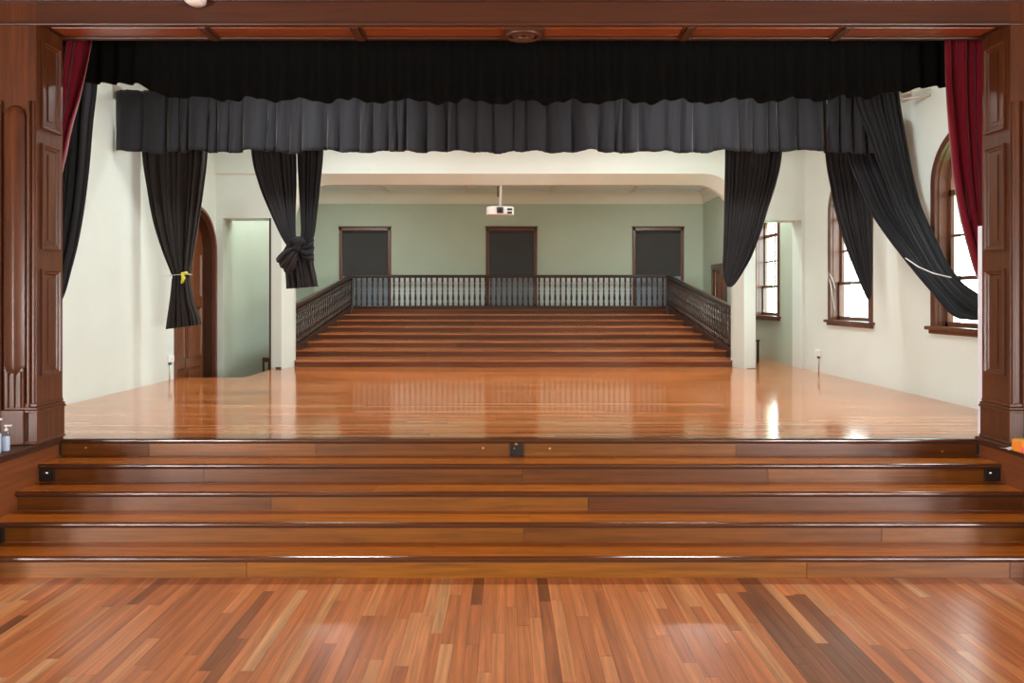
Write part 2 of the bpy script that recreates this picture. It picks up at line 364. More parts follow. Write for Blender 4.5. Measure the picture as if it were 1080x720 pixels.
for side, X in ((-1, -4.05), (1, 4.36)):
    nm = 'left' if side < 0 else 'right'
    t = thing('proscenium_pillar', 'tall panelled red-brown timber pillar of the stage opening, %s side' % nm, 'pillar', (X+side*.3, 5.9, .03), kind='structure')
    a, b = sorted((X, X+side*.55))
    MB().box(a, b, PF, PB, .03, PT+.6).build('shaft', M['joinery'], t)
    a, b = sorted((X+side*.55, X+side*4))
    MB().box(a, b, PF+.06, PB, .03, PT+.6).build('wall_boarding', M['joinery'], t)
    # three panels on the reveal
    yA, yB = PF+.05, PB-.045
    for z0, z1 in ((EYE+(315-139)*5.9/700, EYE+(315-40)*5.9/700-.06), (EYE+(315-264)*5.9/700, EYE+(315-154)*5.9/700), (EYE-(395-315)*5.9/700, EYE+(315-284)*5.9/700)):
        s = MB(); ring(s, 'x', X, yA, yB, z0, z1, .05, -side*.012, -side*.026)
        a, b = sorted((X-side*.004, X-side*.001)); s.box(a, b, yA+.05, yB-.05, z0+.05, z1-.05)
        a, b = sorted((X-side*.012, X-side*.001)); s.box(a, b, yA+.085, yB-.085, z0+.085, z1-.085)
        s.build('panel', M['joinery'], t, bevel=.002)
    # plinth block with moulded top and foot
    a, b = sorted((X-side*.03, X+side*.10)); zt = EYE-(431-315)*5.9/700
    MB().box(a, b, PF-.03, PB-.015, .03, zt).build('plinth', M['joinery'], t, bevel=.004)
    s = MB()
    for q, (h0, h1, o_) in enumerate(((0, .022, .045), (.022, .045, .034), (.045, .075, .018))):
        a, b = sorted((X-side*o_, X+side*.10)); s.box(a, b, PF-o_, PB-.012, zt+h0, zt+h1)
    s.build('plinth_moulding', M['joinery'], t, bevel=.006)
    a, b = sorted((X-side*.042, X+side*.10)); MB().box(a, b, PF-.042, PB-.012, .030, .052).build('plinth_foot', M['joinery'], t, bevel=.008)
    # attached round shaft with fluted pedestal on the hall face
    cx = X+side*.17 if side < 0 else X+side*.20
    zs = EYE-(388-315)*5.7/700; ze = EYE+(315-118)*5.7/700
    prof = [(.004, -.075), (.03, -.07), (.06, -.045), (.075, 0), (.08, .03), (.08, ze-zs-.04), (.06, ze-zs+.03), (.03, ze-zs+.055), (.004, ze-zs+.06)]
    f = MB(); n_ = 60
    for rr, hh in prof:
        for q in range(n_):
            th_ = 2*PI*q/n_; k_ = rr*(1-.10*abs(math.sin(2.5*th_+.3)))*1.12
            f.v.append((cx+k_*math.cos(th_), PF-.01+.62*k_*math.sin(th_), zs+hh))
    for jj in range(len(prof)-1):
        for q in range(n_): f.face(jj*n_+q, jj*n_+(q+1) % n_, (jj+1)*n_+(q+1) % n_, (jj+1)*n_+q)
    f.build('reeded_shaft', M['joinery'], t, smooth=2)
    s = MB()
    for q in (-.055, 0, .055): s.box(cx+q-.016, cx+q+.016, PF-.05, PF, EYE-(430-315)*5.7/700, zs-.03)
    s.box(cx-.085, cx+.085, PF-.035, PF, EYE-(432-315)*5.7/700, zs)
    s.build('fluted_block', M['joinery'], t, bevel=.006)
    MB().box(cx-.10, cx+.10, PF-.055, PF, .03, EYE-(432-315)*5.7/700).build('pedestal', M['joinery'], t, bevel=.006)
    # vertical moulding strips beside the shaft
    s = MB()
    for q, d in ((.30, .03), (.345, .018), (.10 if side > 0 else .052, .03), (.02, .012)):
        u = X+side*q; s.box(u-.012, u+.012, PF-d, PF, .05, ze+.1)
    s.build('upright_moulding', M['joinery'], t, bevel=.006)
    s = MB(); u0, u1 = sorted((X+side*.36, X+side*.9)); ring(s, 'y', PF+.06, u0, u1, EYE+(315-80)*5.75/700, EYE+(315-48)*5.75/700, .03, -.02, -.05)
    s.box(u0+.03, u1-.03, PF+.03, PF+.059, EYE+(315-78)*5.75/700, EYE+(315-50)*5.75/700)
    s.build('frieze_panel', M['joinery'], t, bevel=.004)
bm = thing('proscenium_beam', 'red-brown timber beam with moulded face and panelled soffit across the top', 'beam', (.15, 5.9, PT), kind='structure')
XA, XB = -4.05, 4.36
MB().box(XA-.001, XB+.001, PF+.0, PB, PT+.02, PT+.62).build('beam_body', M['joinery_x'], bm)
s = MB()
for z0, z1, d in ((.20, .235, .03), (.235, .26, .05), (.26, .30, .03), (.40, .43, .05), (.0, .03, .012)):
    s.box(-5.5, 5.8, PF-d, PF+.01, PT+z0, PT+z1)
s.build('face_moulding', M['joinery_x'], bm, bevel=.008)
s = MB(); s.box(XA, XB, PF, PF+.05, PT, PT+.03); s.box(XA, XB, PB-.05, PB, PT, PT+.03)
s.build('soffit_rail', M['joinery_x'], bm, bevel=.006)
Zs = 5.92
cr = [XA+.02]+[wx(p, Zs) for p in (221, 378)]+[wx(552, Zs)]+[wx(p, Zs) for p in (724, 886)]+[XB-.02]
for i, xx in enumerate(cr[1:-1]):
    if i == 2: continue
    s = MB(); s.box(xx-.03, xx+.03, PF+.03, PB-.02, PT-.014, PT+.03)
    for o_ in (-.045, .045): s.box(xx+o_-.008, xx+o_+.008, PF+.04, PB-.03, PT-.002, PT+.03)
    s.build('soffit_bar', M['joinery_x'], bm, bevel=.004)
for a, b in zip(cr, cr[1:]):
    s = MB(); s.box(a+.055, b-.055, PF+.08, PB-.08, PT+.008, PT+.03); s.build('soffit_panel', M['soffit'], bm, bevel=.005, label='recessed soffit panel with orange floor bounce in its colour')
c = (wx(552, Zs), Zs, PT)
s = MB(); s.box(c[0]-.19, c[0]+.19, PF+.06, PB-.06, PT-.006, PT+.03); s.build('rosette_block', M['joinery_x'], bm, bevel=.008)
s = MB()
for r0, h0, r1, h1 in ((1, 0, .82, -.03), (.62, -.012, .38, -.028)):
    n = 28
    ringp = [(r0, 0), (r0, h0-.008), ((r0+r1)/2, h1), (r1, -.008), (r1, 0)]
    base = len(s.v)
    for rr, hh in ringp:
        for i in range(n): s.v.append((c[0]+.165*rr*math.cos(2*PI*i/n), c[1]+.115*rr*math.sin(2*PI*i/n), PT-.006+hh))
    for j in range(4):
        for i in range(n): s.face(base+j*n+i, base+j*n+(i+1) % n, base+(j+1)*n+(i+1) % n, base+(j+1)*n+i)
s.build('oval_rosette', M['joinery_x'], bm, smooth=True)
# small white fitting fixed to the beam
c = P(206, 1, PF-.08); t = thing('ceiling_fitting', 'small white round fitting on the beam face at the top left', 'fitting', c)
MB().lathe([(.02, -.035), (.06, -.03), (.085, -.01), (.09, .02), (.03, .03)], c, 18).build('body', M['white'], t, smooth=True)
MB().box(c[0]-.02, c[0]+.02, c[1]-.01, PF, c[2]+.02, c[2]+.045).build('bracket', M['white'], t)
# plaster edge strips behind the pillars
tag(MB().box(4.366, 4.419, PB+.001, PB+.066, 0, 1.95).build('trim_2', M['bluewhite'], bevel=.004), 'narrow blue-white strip along the stage side of the right pillar', 'trim', kind='structure')
for X, nm, x2 in ((4.42, 'right', 5.48), (-4.10, 'left', XL)):
    a, b = sorted((X, x2))
    tag(MB().box(a, b, PB+.001, PB+.07, 0, STAGE_CEIL).build('wall_front', M['cream']), 'white plaster return behind the %s stage pillar' % nm, 'wall', kind='structure')
tag(MB().box(XL, XR, PB+.001, PB+.07, PT+.05, STAGE_CEIL).build('wall_front', M['cream']), 'plaster wall above the stage opening seen from the stage side', 'wall', kind='structure')

# ------------------------------------------------------------------ walls with arched openings
def arched_wall(s, x0, x1, y0, y1, zb, zt, holes):
    """wall slab between x0..x1 running y0..y1 with holes (ya, yb, zbottom, zspring) topped by half circles (or flat if arch False)"""
    y = y0
    for ya, yb, z0, zsp, arch in sorted(holes):
        s.box(x0, x1, y, ya, zb, zt)
        if z0 > zb: s.box(x0, x1, ya, yb, zb, z0)
        if arch:
            r = (yb-ya)/2; cy = (ya+yb)/2; n = 24
            pts = [(cy-r*math.cos(PI*i/n), zsp+r*math.sin(PI*i/n)) for i in range(n+1)]
            for (a, za), (b, zb2) in zip(pts, pts[1:]):
                k = s.add([(x0,a,za),(x0,b,zb2),(x0,b,zt),(x0,a,zt),(x1,a,za),(x1,b,zb2),(x1,b,zt),(x1,a,zt)])
                s.face(k, k+1, k+2, k+3); s.face(k+4, k+7, k+6, k+5); s.face(k, k+4, k+5, k+1)
        else: s.box(x0, x1, ya, yb, zsp, zt)
        y = yb
    s.box(x0, x1, y, y1, zb, zt)
WS, SP = .92, 2.735
WIN = [(7.20, 8.49), (9.91, 11.20), (13.27, 14.48)]
s = MB(); arched_wall(s, XR, XR+.35, PB, ZC+.4, -.9, STAGE_CEIL, [(a, b, WS, SP, True) for a, b in WIN[:2]])
tag(s.build('wall_right', M['cream']), 'cream right side wall of the stage with two tall arched windows', 'wall', kind='structure')
D2 = (16.46, 17.52)
s = MB(); arched_wall(s, XR, XR+.35, ZC+.4, ZB+.3, -.9, STAGE_CEIL, [(*WIN[2], WS, SP, True), (*D2, 0, 2.08, False)])
tag(s.build('wall_rear_right', M['green']), 'pale green right side wall of the rear gallery room', 'wall', kind='structure')
DA = (10.64, 12.10)
s = MB(); arched_wall(s, XL-.35, XL, PB, ZC+.4, -.9, STAGE_CEIL, [(*DA, -.85, 2.13, True)])
tag(s.build('wall_left', M['cream']), 'bright cream left side wall of the stage with an arched doorway', 'wall', kind='structure')
s = MB(); s.box(XL-.35, XL, ZC+.4, ZB+.3, -.9, STAGE_CEIL)
tag(s.build('wall_rear_left', M['green']), 'pale green left side wall of the rear gallery room', 'wall', kind='structure')
# cross wall
OL, OR, OT = -4.10, 4.37, EYE+(315-183)*ZC/700
th, bk = .30, .42
def outline(xl, xr, zt, r, zb=0):
    pts = [(xl, zb), (xl, zt-r)]
    n = 8
    for i in range(1, n+1):
        a = PI/2*i/n; pts.append((xl+r*(1-math.cos(a)), zt-r*(1-math.sin(a))))
    for i in range(n+1):
        a = PI/2*i/n; pts.append((xr-r*(1-math.sin(a)), zt-r*(1-math.cos(a))))
    pts.append((xr, zb)); return pts
o1 = outline(OL, OR, OT, .75); o2 = outline(OL+.13, OR-.10, OT-.15, .70)
s = MB()
for yy, ol in ((ZC, o1), (ZC+bk, o2)):
    n = s.add([(x, yy, z) for x, z in ol]+[(x, yy, STAGE_CEIL) for x, z in ol])
    k = len(ol)
    for i in range(1, k-2): s.face(n+i, n+i+1, n+k+i+1, n+k+i)
n = s.add([(x, ZC, z) for x, z in o1]+[(x, ZC+th, z) for x, z in o2]+[(x, ZC+bk, z) for x, z in o2]); k = len(o1)
for i in range(1, k-2):
    s.face(n+i, n+i+1, n+k+i+1, n+k+i); s.face(n+k+i, n+k+i+1, n+2*k+i+1, n+2*k+i)
lo, ro = (wx(235, ZC), wx(284, ZC)), (wx(797, ZC), wx(846, ZC))
lt, rt = EYE+(315-230)*ZC/700, EYE+(315-232)*ZC/700
for a, b, z0, z1 in ((XL, lo[0], -.85, STAGE_CEIL), (lo[0], lo[1], lt, STAGE_CEIL), (ro[0], ro[1], rt, STAGE_CEIL), (ro[1], XR, 0, STAGE_CEIL)):
    s.box(a, b, ZC, ZC+bk, z0, z1)
for a, b, c_, z0 in ((lo[1], OL, OL+.13, 0), (OR, ro[0], OR-.10, 0)):   # piers, splayed towards the middle opening
    if a < 0: q = [(a, ZC), (b, ZC), (c_, ZC+th), (c_, ZC+bk), (a, ZC+bk)]
    else: q = [(a, ZC), (b, ZC), (b, ZC+bk), (c_, ZC+bk), (c_, ZC+th)]
    s.prism(q, 'z', z0, OT-.76)
    s.box(a, b, ZC, ZC+bk, OT-.76, STAGE_CEIL)
wm = tag(s.build('wall_middle', M['cream']), 'cream wall across the stage with wide splayed central opening and side openings', 'wall', kind='structure')
MB().box(lo[0]-.003, lo[0]+.003, ZC+.002, ZC+bk, -.85, lt).build('reveal_lining', M['green'], wm)
MB().box(XL, -3.9, ZC-.03, ZC, EYE+(315-184)*ZC/700, EYE+(315-181.5)*ZC/700).build('moulding', M['trimcream'], wm, bevel=.008)
MB().box(lo[1]+.001, lo[1]+.035, ZC-.012, ZC, -.1, lt).build('opening_edge', M['dark_wood'], wm)
MB().box(lo[1]+.12, OL+.0, ZC-.012, ZC-.001, 0, .03).build('skirting', M['dark_wood'], wm)
MB().box(OR+.05, ro[0], ZC-.008, ZC-.001, 0, .008).build('skirting', M['dark_wood'], wm)
# back wall
s = MB(); s.box(XL-.35, XR+.35, ZB, ZB+.3, -.9, STAGE_CEIL)
bw = tag(s.build('wall_back', M['green']), 'sage green back wall behind the balustrade', 'wall', kind='structure')
MB().box(wx(364, ZB), wx(708, ZB), ZB-.012, ZB, .9, 1.90).build('light_band', M['aqua'], bw)  # pale strip painting in the brightness behind the rail
tag(MB().box(XL-.35, XR+.35, PB, ZC+bk, STAGE_CEIL, STAGE_CEIL+.1).build('ceiling', M['ceil']), 'plain pale ceiling over the stage', 'ceiling', kind='structure')
s = MB(); s.box(XL, XR, ZC+bk, ZB, REAR_CEIL, REAR_CEIL+.1)
rc = tag(s.build('ceiling', M['rearceil']), 'pale battened ceiling of the rear gallery room', 'ceiling', kind='structure')
for px in (316, 407, 493, 583, 668, 756):
    x = wx(px, 17.9); s = MB(); s.box(x-.05, x+.05, ZC+bk, ZB-.01, REAR_CEIL-.035, REAR_CEIL); s.build('ceiling_batten', M['trimcream'], rc, bevel=.01)
cz = EYE+(315-215)*ZB/700        # foot of the cornice
def cove(n=8): return [(.0, 0), (.03, 0), (.03, .05)]+[(.03+.20*(1-math.cos(PI/2*i/n)), .05+(REAR_CEIL-cz-.07)*math.sin(PI/2*i/n)) for i in range(1, n+1)]+[(.25, REAR_CEIL-cz), (0, REAR_CEIL-cz)]
s = MB(); s.prism([(ZB-a, cz+b) for a, b in cove()], 'x', XL, XR)
s.prism([(XR-a, cz+b) for a, b in cove()], 'y', ZC+bk, ZB); s.prism([(XL+a, cz+b) for a, b in cove()], 'y', ZC+bk, ZB)
tag(s.build('trim_1', M['trimcream']), 'cream coved cornice above the green back wall', 'cornice', kind='structure')

# ------------------------------------------------------------------ arched sash windows on the right wall
def arch_ring(s, xa, xb, ya, yb, z0, zsp, wd, n=24, close=True):
    r = (yb-ya)/2; cy = (ya+yb)/2
    out = [(ya, z0), (ya, zsp)]+[(cy-r*math.cos(PI*i/n), zsp+r*math.sin(PI*i/n)) for i in range(1, n)]+[(yb, zsp), (yb, z0)]
    r2 = r-wd
    inn = [(ya+wd, z0), (ya+wd, zsp)]+[(cy-r2*math.cos(PI*i/n), zsp+r2*math.sin(PI*i/n)) for i in range(1, n)]+[(yb-wd, zsp), (yb-wd, z0)]
    k = len(out); b = s.add([(xa, *p) for p in out]+[(xa, *p) for p in inn]+[(xb, *p) for p in out]+[(xb, *p) for p in inn])
    for i in range(k-1):
        s.face(b+i, b+i+1, b+k+i+1, b+k+i); s.face(b+2*k+i, b+3*k+i, b+3*k+i+1, b+2*k+i+1)
        s.face(b+k+i, b+k+i+1, b+3*k+i+1, b+3*k+i); s.face(b+i, b+2*k+i, b+2*k+i+1, b+i+1)
    s.face(b, b+k, b+3*k, b+2*k); s.face(b+k-1, b+3*k-1, b+4*k-1, b+2*k-1)
WLAB = ['tall arched window nearest the stage opening, partly behind the crimson curtain', 'tall arched window in the middle of the right wall behind the black curtain', 'arched window seen through the doorway opening at the back right']
for i, (ya, yb) in enumerate(WIN):
    t = thing('window_%d' % (i+1), WLAB[i], 'window', (XR, (ya+yb)/2, WS), kind='structure')
    s = MB(); arch_ring(s, XR-.035, XR+.03, ya-.02, yb+.02, WS, SP, .085); s.build('architrave', M['frame_wood'], t, bevel=.008)
    s = MB(); arch_ring(s, XR+.02, XR+.20, ya+.02, yb-.02, WS, SP, .055); s.build('frame', M['frame_wood'], t)
    s = MB(); s.box(XR-.085, XR+.10, ya-.07, yb+.07, WS-.035, WS+.012); s.build('sill', M['frame_wood'], t, bevel=.01)
    s = MB(); s.box(XR-.05, XR+.0, ya-.04, yb+.04, WS-.085, WS-.035); s.build('apron', M['frame_wood'], t, bevel=.012)
    s = MB(); y0, y1 = ya+.075, yb-.075; X0, X1 = XR+.10, XR+.14
    s.box(X0, X1, y0, y0+.045, WS, 1.55); s.box(X0, X1, y1-.045, y1, WS, 1.55); s.box(X0, X1, y0, y1, WS, WS+.07); s.box(X0, X1, y0, y1, 1.51, 1.56)
    s.build('lower_sash', M['frame_wood'], t)
    s = MB(); X2, X3 = XR+.14, XR+.18
    s.box(X2, X3, y0, y0+.045, 1.51, 2.62); s.box(X2, X3, y1-.045, y1, 1.51, 2.62); s.box(X2, X3, y0, y1, 1.51, 1.56); s.box(X2, X3, y0, y1, 2.58, 2.65)
    s.box(X2+.008, X3-.008, y0, y1, 2.055, 2.085); s.box(X2+.008, X3-.008, (y0+y1)/2-.014, (y0+y1)/2+.014, 1.56, 2.62)
    s.build('upper_sash', M['frame_wood'], t)
    s = MB(); s.box(X2+.008, X3-.008, (y0+y1)/2-.014, (y0+y1)/2+.014, 2.65, SP+(yb-ya)/2-.06); arch_ring(s, X2, X3, y0, y1, 2.62, SP, .045); s.build('fanlight', M['frame_wood'], t)
    MB().box(X0+.018, X0+.022, y0+.045, y1-.045, WS+.07, 1.51).build('pane', M['pane'], t)
    ym = (y0+y1)/2
    for z0, z1 in ((1.56, 2.055), (2.085, 2.58)):
        for a, b in ((y0+.045, ym-.014), (ym+.014, y1-.045)): MB().box(X2+.018, X2+.022, a, b, z0, z1).build('pane', M['pane'], t)
    n = 16; r = (y1-y0)/2-.045
    for sg in (-1, 1):
        s = MB(); s.prism([(ym+sg*.014, 2.65), (ym+sg*r, 2.65)]+[(ym+sg*max(r*math.cos(PI/2*j/n), .014), SP+r*math.sin(PI/2*j/n)) for j in range(n+1)], 'x', X2+.018, X2+.022); s.build('pane', M['pane'], t)
# outside ground and hedge beyond the windows
tag(MB().box(XR+.4, 40, -10, 30, -1.2, -1.0).build('outside_ground', plain('outside grass', (.16,.26,.10), .9, var=.2)), 'grassy ground outside the right windows', 'ground', kind='structure')

# ------------------------------------------------------------------ doors
t = thing('door_1', 'dark brown arched timber door in the left wall behind the tied curtain', 'door', (XL, 11.37, -.85), kind='structure')
s = MB(); arch_ring(s, XL-.03, XL+.04, DA[0]-.03, DA[1]+.03, -.85, 2.13, .06); s.build('architrave', M['frame_wood'], t, bevel=.01)
s = MB(); arch_ring(s, XL-.30, XL-.02, DA[0]+.01, DA[1]-.01, -.85, 2.13, .06); s.build('frame', M['door_dark'], t)
def arch_leaf(s, xa, xb, ya, yb, z0, zsp, n=20):
    r = (yb-ya)/2; cy = (ya+yb)/2
    s.prism([(ya, z0)]+[(cy-r*math.cos(PI*i/n), zsp+r*math.sin(PI*i/n)) for i in range(n+1)]+[(yb, z0)], 'x', xa, xb)
s = MB(); arch_leaf(s, XL-.24, XL-.18, DA[0]+.07, DA[1]-.07, -.85, 2.13); lf = s.build('leaf', M['door_wood'], t)
yc = (DA[0]+DA[1])/2
for a, b in ((DA[0]+.14, yc-.05), (yc+.05, DA[1]-.14)):
    for z0, z1 in ((-.7, .1), (.25, 1.15), (1.3, 2.1)):
        s = MB(); ring(s, 'x', XL-.18, a, b, z0, z1, .05, .008, .018); s.build('panel_moulding', M['door_wood'], lf)
MB().box(XL-.182, XL-.172, yc-.006, yc+.006, -.85, 2.7).build('meeting_bead', M['frame_wood'], lf)
t = thing('door_2', 'reddish timber door in the far right wall beside the gallery rail', 'door', (XR, 17, 0), kind='structure')
s = MB(); a, b = D2
s.box(XR-.03, XR+.05, a-.06, a+.05, 0, 2.12); s.box(XR-.03, XR+.05, b-.05, b+.06, 0, 2.12); s.box(XR-.035, XR+.05, a-.07, b+.07, 2.05, 2.18)
s.build('frame', M['frame_wood'], t, bevel=.008)
lf = MB().box(XR+.05, XR+.10, a+.05, b-.05, 0, 2.05).build('leaf', M['door_wood'], t)
for y0, y1 in ((a+.14, (a+b)/2-.04), ((a+b)/2+.04, b-.14)):
    for z0, z1 in ((.2, .95), (1.1, 1.92)): s = MB(); ring(s, 'x', XR+.05, y0, y1, z0, z1, .04, -.008, -.015); s.build('panel_moulding', M['door_wood'], lf)
# three tall dark blinds / doors in the back wall
for i, (p0, p1, lab) in enumerate(((358, 412.5, 'left'), (512.5, 566.5, 'middle'), (667, 721, 'right'))):
    x0, x1 = wx(p0, ZB), wx(p1, ZB); zt = EYE+(315-240)*ZB/700
    t = thing('window_%d' % (i+4), 'tall brown framed opening with drawn dark blind in back wall, %s of three' % lab, 'window', ((x0+x1)/2, ZB, .75), kind='structure')
    s = MB(); s.box(x0, x0+.09, ZB-.05, ZB, .75, zt); s.box(x1-.09, x1, ZB-.05, ZB, .75, zt); s.box(x0, x1, ZB-.05, ZB, zt-.09, zt); s.box(x0-.02, x1+.02, ZB-.07, ZB, zt, zt+.035)
    s.box(x0, x1, ZB-.05, ZB, .75, .83)
    s.build('frame', M['frame_wood'], t, bevel=.012)
    MB().box(x0+.09, x1-.09, ZB-.022, ZB-.013, 1.90, zt-.09).build('blind', M['blind'], t)
    MB().box(x0+.09, x1-.09, ZB-.030, ZB-.013, .83, 1.90).build('blind_light_band', M['blind_light'], t, label='lower blind with the brightness behind the rail painted in')  # added panel; its paler tone is painted light on the blind
    MB().lathe([(.025, 0), (.025, x1-x0-.2)], (x0+.1, ZB-.04, zt-.125), 10, 'x').build('blind_roller', M['blind'], t, smooth=True)

# ------------------------------------------------------------------ raked gallery tiers and balustrade
RR, TT, T1 = .125, .80, 12.50
GX0, GX1 = -4.20, 4.43
tiers = thing('gallery_tiers', 'eight wide low timber tiers rising behind the stage to the balustrade', 'platform', (0, 15, 0), kind='structure')
for i in range(1, 9):
    y0 = T1+(i-1)*TT-.03; y1 = T1+i*TT if i < 8 else ZB
    z = i*RR
    x0, x1 = (GX0, GX1)
    nb_ = 8; w_ = (y1+.02-y0)/nb_
    for q in range(nb_):
        cut = random.uniform(-2.5, 2.8)
        for a, b in ((x0, cut), (cut, x1)):
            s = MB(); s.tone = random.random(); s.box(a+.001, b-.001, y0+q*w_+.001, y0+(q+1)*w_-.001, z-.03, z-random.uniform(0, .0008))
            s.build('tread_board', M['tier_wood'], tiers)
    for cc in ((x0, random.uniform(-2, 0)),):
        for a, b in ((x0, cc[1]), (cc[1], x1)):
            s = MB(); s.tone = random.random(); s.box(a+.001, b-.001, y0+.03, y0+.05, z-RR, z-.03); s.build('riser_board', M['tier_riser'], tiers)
s = MB()
for i in range(1, 9): s.box(GX0+.001, GX1-.001, T1+(i-1)*TT+.03, ZB, (i-1)*RR+.001, i*RR-.032)
s.build('carcass', M['subfloor'], tiers)

YB = 18.06; TOPL = 8*RR
bal = thing('balustrade', 'dark turned timber balustrade across the back and down both sides of the tiers', 'balustrade', (0, YB, TOPL))
BH = .93
bprof = [(.030, 0), (.030, .10), (.018, .11), (.026, .13), (.034, .18), (.036, .22), (.028, .30), (.018, .36), (.027, .38), (.027, .41), (.018, .43), (.024, .50), (.030, .56), (.018, .62), (.028, .64), (.030, .66), (.030, .76)]
bprof = [((a-.018)*1.0+.0155, b) for a, b in bprof]
s = MB(); s.lathe(bprof, (0, 0, 0), 8)
proto = s.build('baluster', M['dark_wood'], bal, smooth=True)
z0 = TOPL+.09; n = 58; first = True
bx = [GX0+.07+(GX1-GX0-.14)*(i+.5)/n for i in range(n)]
def place_bal(x, y, z, sc=1):
    global first
    if first: o = proto; put(o, (x, y, z), bal); first = False
    else: o = clone(proto, (x, y, z), bal)
    o.scale = (1, 1, sc)
for x in bx: place_bal(x, YB, z0)
MB().box(GX0, GX1, YB-.035, YB+.035, TOPL+.0, z0).build('bottom_rail', M['dark_wood'], bal, bevel=.006)
MB().box(GX0-.03, GX1+.03, YB-.05, YB+.05, z0+.76, z0+.84).build('top_rail', M['dark_wood'], bal, bevel=.018)
ya = 12.62
def lv(y): return RR+(y-T1)*RR/TT
for X in (GX0, GX1):
    y = YB-.12
    while y > ya+.05: place_bal(X, y, lv(y)+.10, 1.0); y -= .15
    def bar(o, a, b, h0, h1): 
        k = o.add([(a, ya, lv(ya)+h0), (b, ya, lv(ya)+h0), (b, YB, lv(YB)+h0), (a, YB, lv(YB)+h0), (a, ya, lv(ya)+h1), (b, ya, lv(ya)+h1), (b, YB, lv(YB)+h1), (a, YB, lv(YB)+h1)])
        for q in ((0,3,2,1),(4,5,6,7),(0,1,5,4),(1,2,6,5),(2,3,7,6),(3,0,4,7)): o.face(*[k+i for i in q])
    s = MB(); bar(s, X-.05, X+.05, .86, .95); s.build('top_rail', M['dark_wood'], bal, bevel=.018)
    s = MB(); bar(s, X-.035, X+.035, .03, .11); s.build('bottom_rail', M['dark_wood'], bal, bevel=.006)
    s = MB(); bar(s, X-.02 if X < 0 else X, X if X < 0 else X+.02, -.14, .04)
    s.build('stringer', M['dark_wood'], bal)
    MB().box(X-.055, X+.055, YB-.055, YB+.055, TOPL, TOPL+.98).build('newel_post', M['dark_wood'], bal, bevel=.008)
    MB().box(X-.05, X+.05, ya-.1, ya, 0, lv(ya)+.98).build('newel_post', M['dark_wood'], bal, bevel=.008)

# ------------------------------------------------------------------ curtains
def interp(rows, t):
    f = t*(len(rows)-1); i = min(int(f), len(rows)-2); u = f-i
    g = lambda k: rows[max(0, min(len(rows)-1, k))]
    p0, p1, p2, p3 = g(i-1), g(i), g(i+1), g(i+2)
    return [.5*((2*b)+(-a+c)*u+(2*a-5*b+4*c-d)*u*u+(-a+3*b-3*c+d)*u**3) for a, b, c, d in zip(p0, p1, p2, p3)]
def drape(name, rows, mat, folds, amp, parent=None, nu=None, nv=60, seed=1, depthf=lambda t: 1, hem=0, sharp=1.0, solid=.006):
    """rows: (Lx, Ly, Rx, Ry, Z[, ZR]) photo outline of the cloth at its own depth; folds ripple in depth"""
    R = random.Random(seed); rows = [r if len(r) == 6 else (*r, r[4]) for r in rows]
    nu = nu or int(folds*10); ph = [R.uniform(0, 2*PI) for _ in range(6)]
    s = MB(); grid = []
    for j in range(nv+1):
        t = j/nv; Lx, Ly, Rx, Ry, Z0, Z1 = interp(rows, t)
        L = Vector(P(Lx, Ly, Z0)); Rr = Vector(P(Rx, Ry, Z1)); wdt = (Rr-L).length
        for i in range(nu+1):
            u = i/nu
            uu = u+.035*math.sin(2*PI*u*2.3+ph[0])+.02*math.sin(2*PI*u*5.1+ph[1]+t*1.2)+.008*math.sin(2*PI*u*11+ph[4])
            w1 = math.sin(2*PI*folds*uu+ph[2]+.5*math.sin(t*4+ph[3]))
            w1 = math.copysign(abs(w1)**sharp, w1)
            w2 = .35*math.sin(2*PI*folds*.47*uu+ph[3]+t*1.5)+.22*math.sin(2*PI*folds*2.1*uu+ph[5]-t)
            a = amp*depthf(t)*min(1, wdt/.35+.35)
            p = L.lerp(Rr, u)
            p.y += a*(w1+w2)
            p.x += .25*a*math.cos(2*PI*folds*uu+ph[2])*min(1, 6*u)*min(1, 6*(1-u))
            if hem and j == nv: pass
            if hem: p.z += hem*t*(.6*math.sin(2*PI*folds*.35*uu+ph[1])+.4*w1)
            s.v.append(tuple(p))
    m = nu+1
    for j in range(nv):
        for i in range(nu): s.face(j*m+i, j*m+i+1, (j+1)*m+i+1, (j+1)*m+i)
    return s.build(name, mat, parent, smooth=True, solid=solid)
# black border just behind the proscenium, wavy foot
def border():
    R = random.Random(3); s = MB(); nu, nv = 420, 8; Z = 6.55
    def foot(px):
        k = [(40, 88), (100, 88), (148, 89), (160, 97), (200, 104), (330, 106), (540, 108), (740, 107), (860, 105), (905, 103), (935, 99), (955, 97), (972, 92), (1060, 91)]
        for (a, ya_), (b, yb_) in zip(k, k[1:]):
            if px <= b: u = (px-a)/(b-a); base = ya_+(yb_-ya_)*u; break
        wv = 0 if px < 165 or px > 940 else 1
        return base+wv*(2.4*math.sin(px*2*PI/57+1+.8*math.sin(px*.021))+.6*math.sin(px*2*PI/23+2))
    for j in range(nv+1):
        t = j/nv
        for i in range(nu+1):
            px = 45+(1050-45)*i/nu; top = 20; py = top+(foot(px)-top)*t
            p = P(px, py, Z); s.v.append((p[0], p[1]+.03*math.sin(px*2*PI/19+.5*math.sin(px*.05))*(.3+t), p[2]))
    m = nu+1
    for j in range(nv):
        for i in range(nu): s.face(j*m+i, j*m+i+1, (j+1)*m+i+1, (j+1)*m+i)
    return s.build('border_curtain', M['black'], smooth=True, solid=.006)
tag(border(), 'dead black border curtain with wavy foot hanging across the top of stage', 'curtain')
tag(MB().tube([(XL, 6.55, EYE+(315-20)*6.55/700+.021), (XR, 6.55, EYE+(315-20)*6.55/700+.021)], .02).build('border_batten', M['steel']), 'metal batten holding the black border curtain, hidden behind the beam', 'batten')

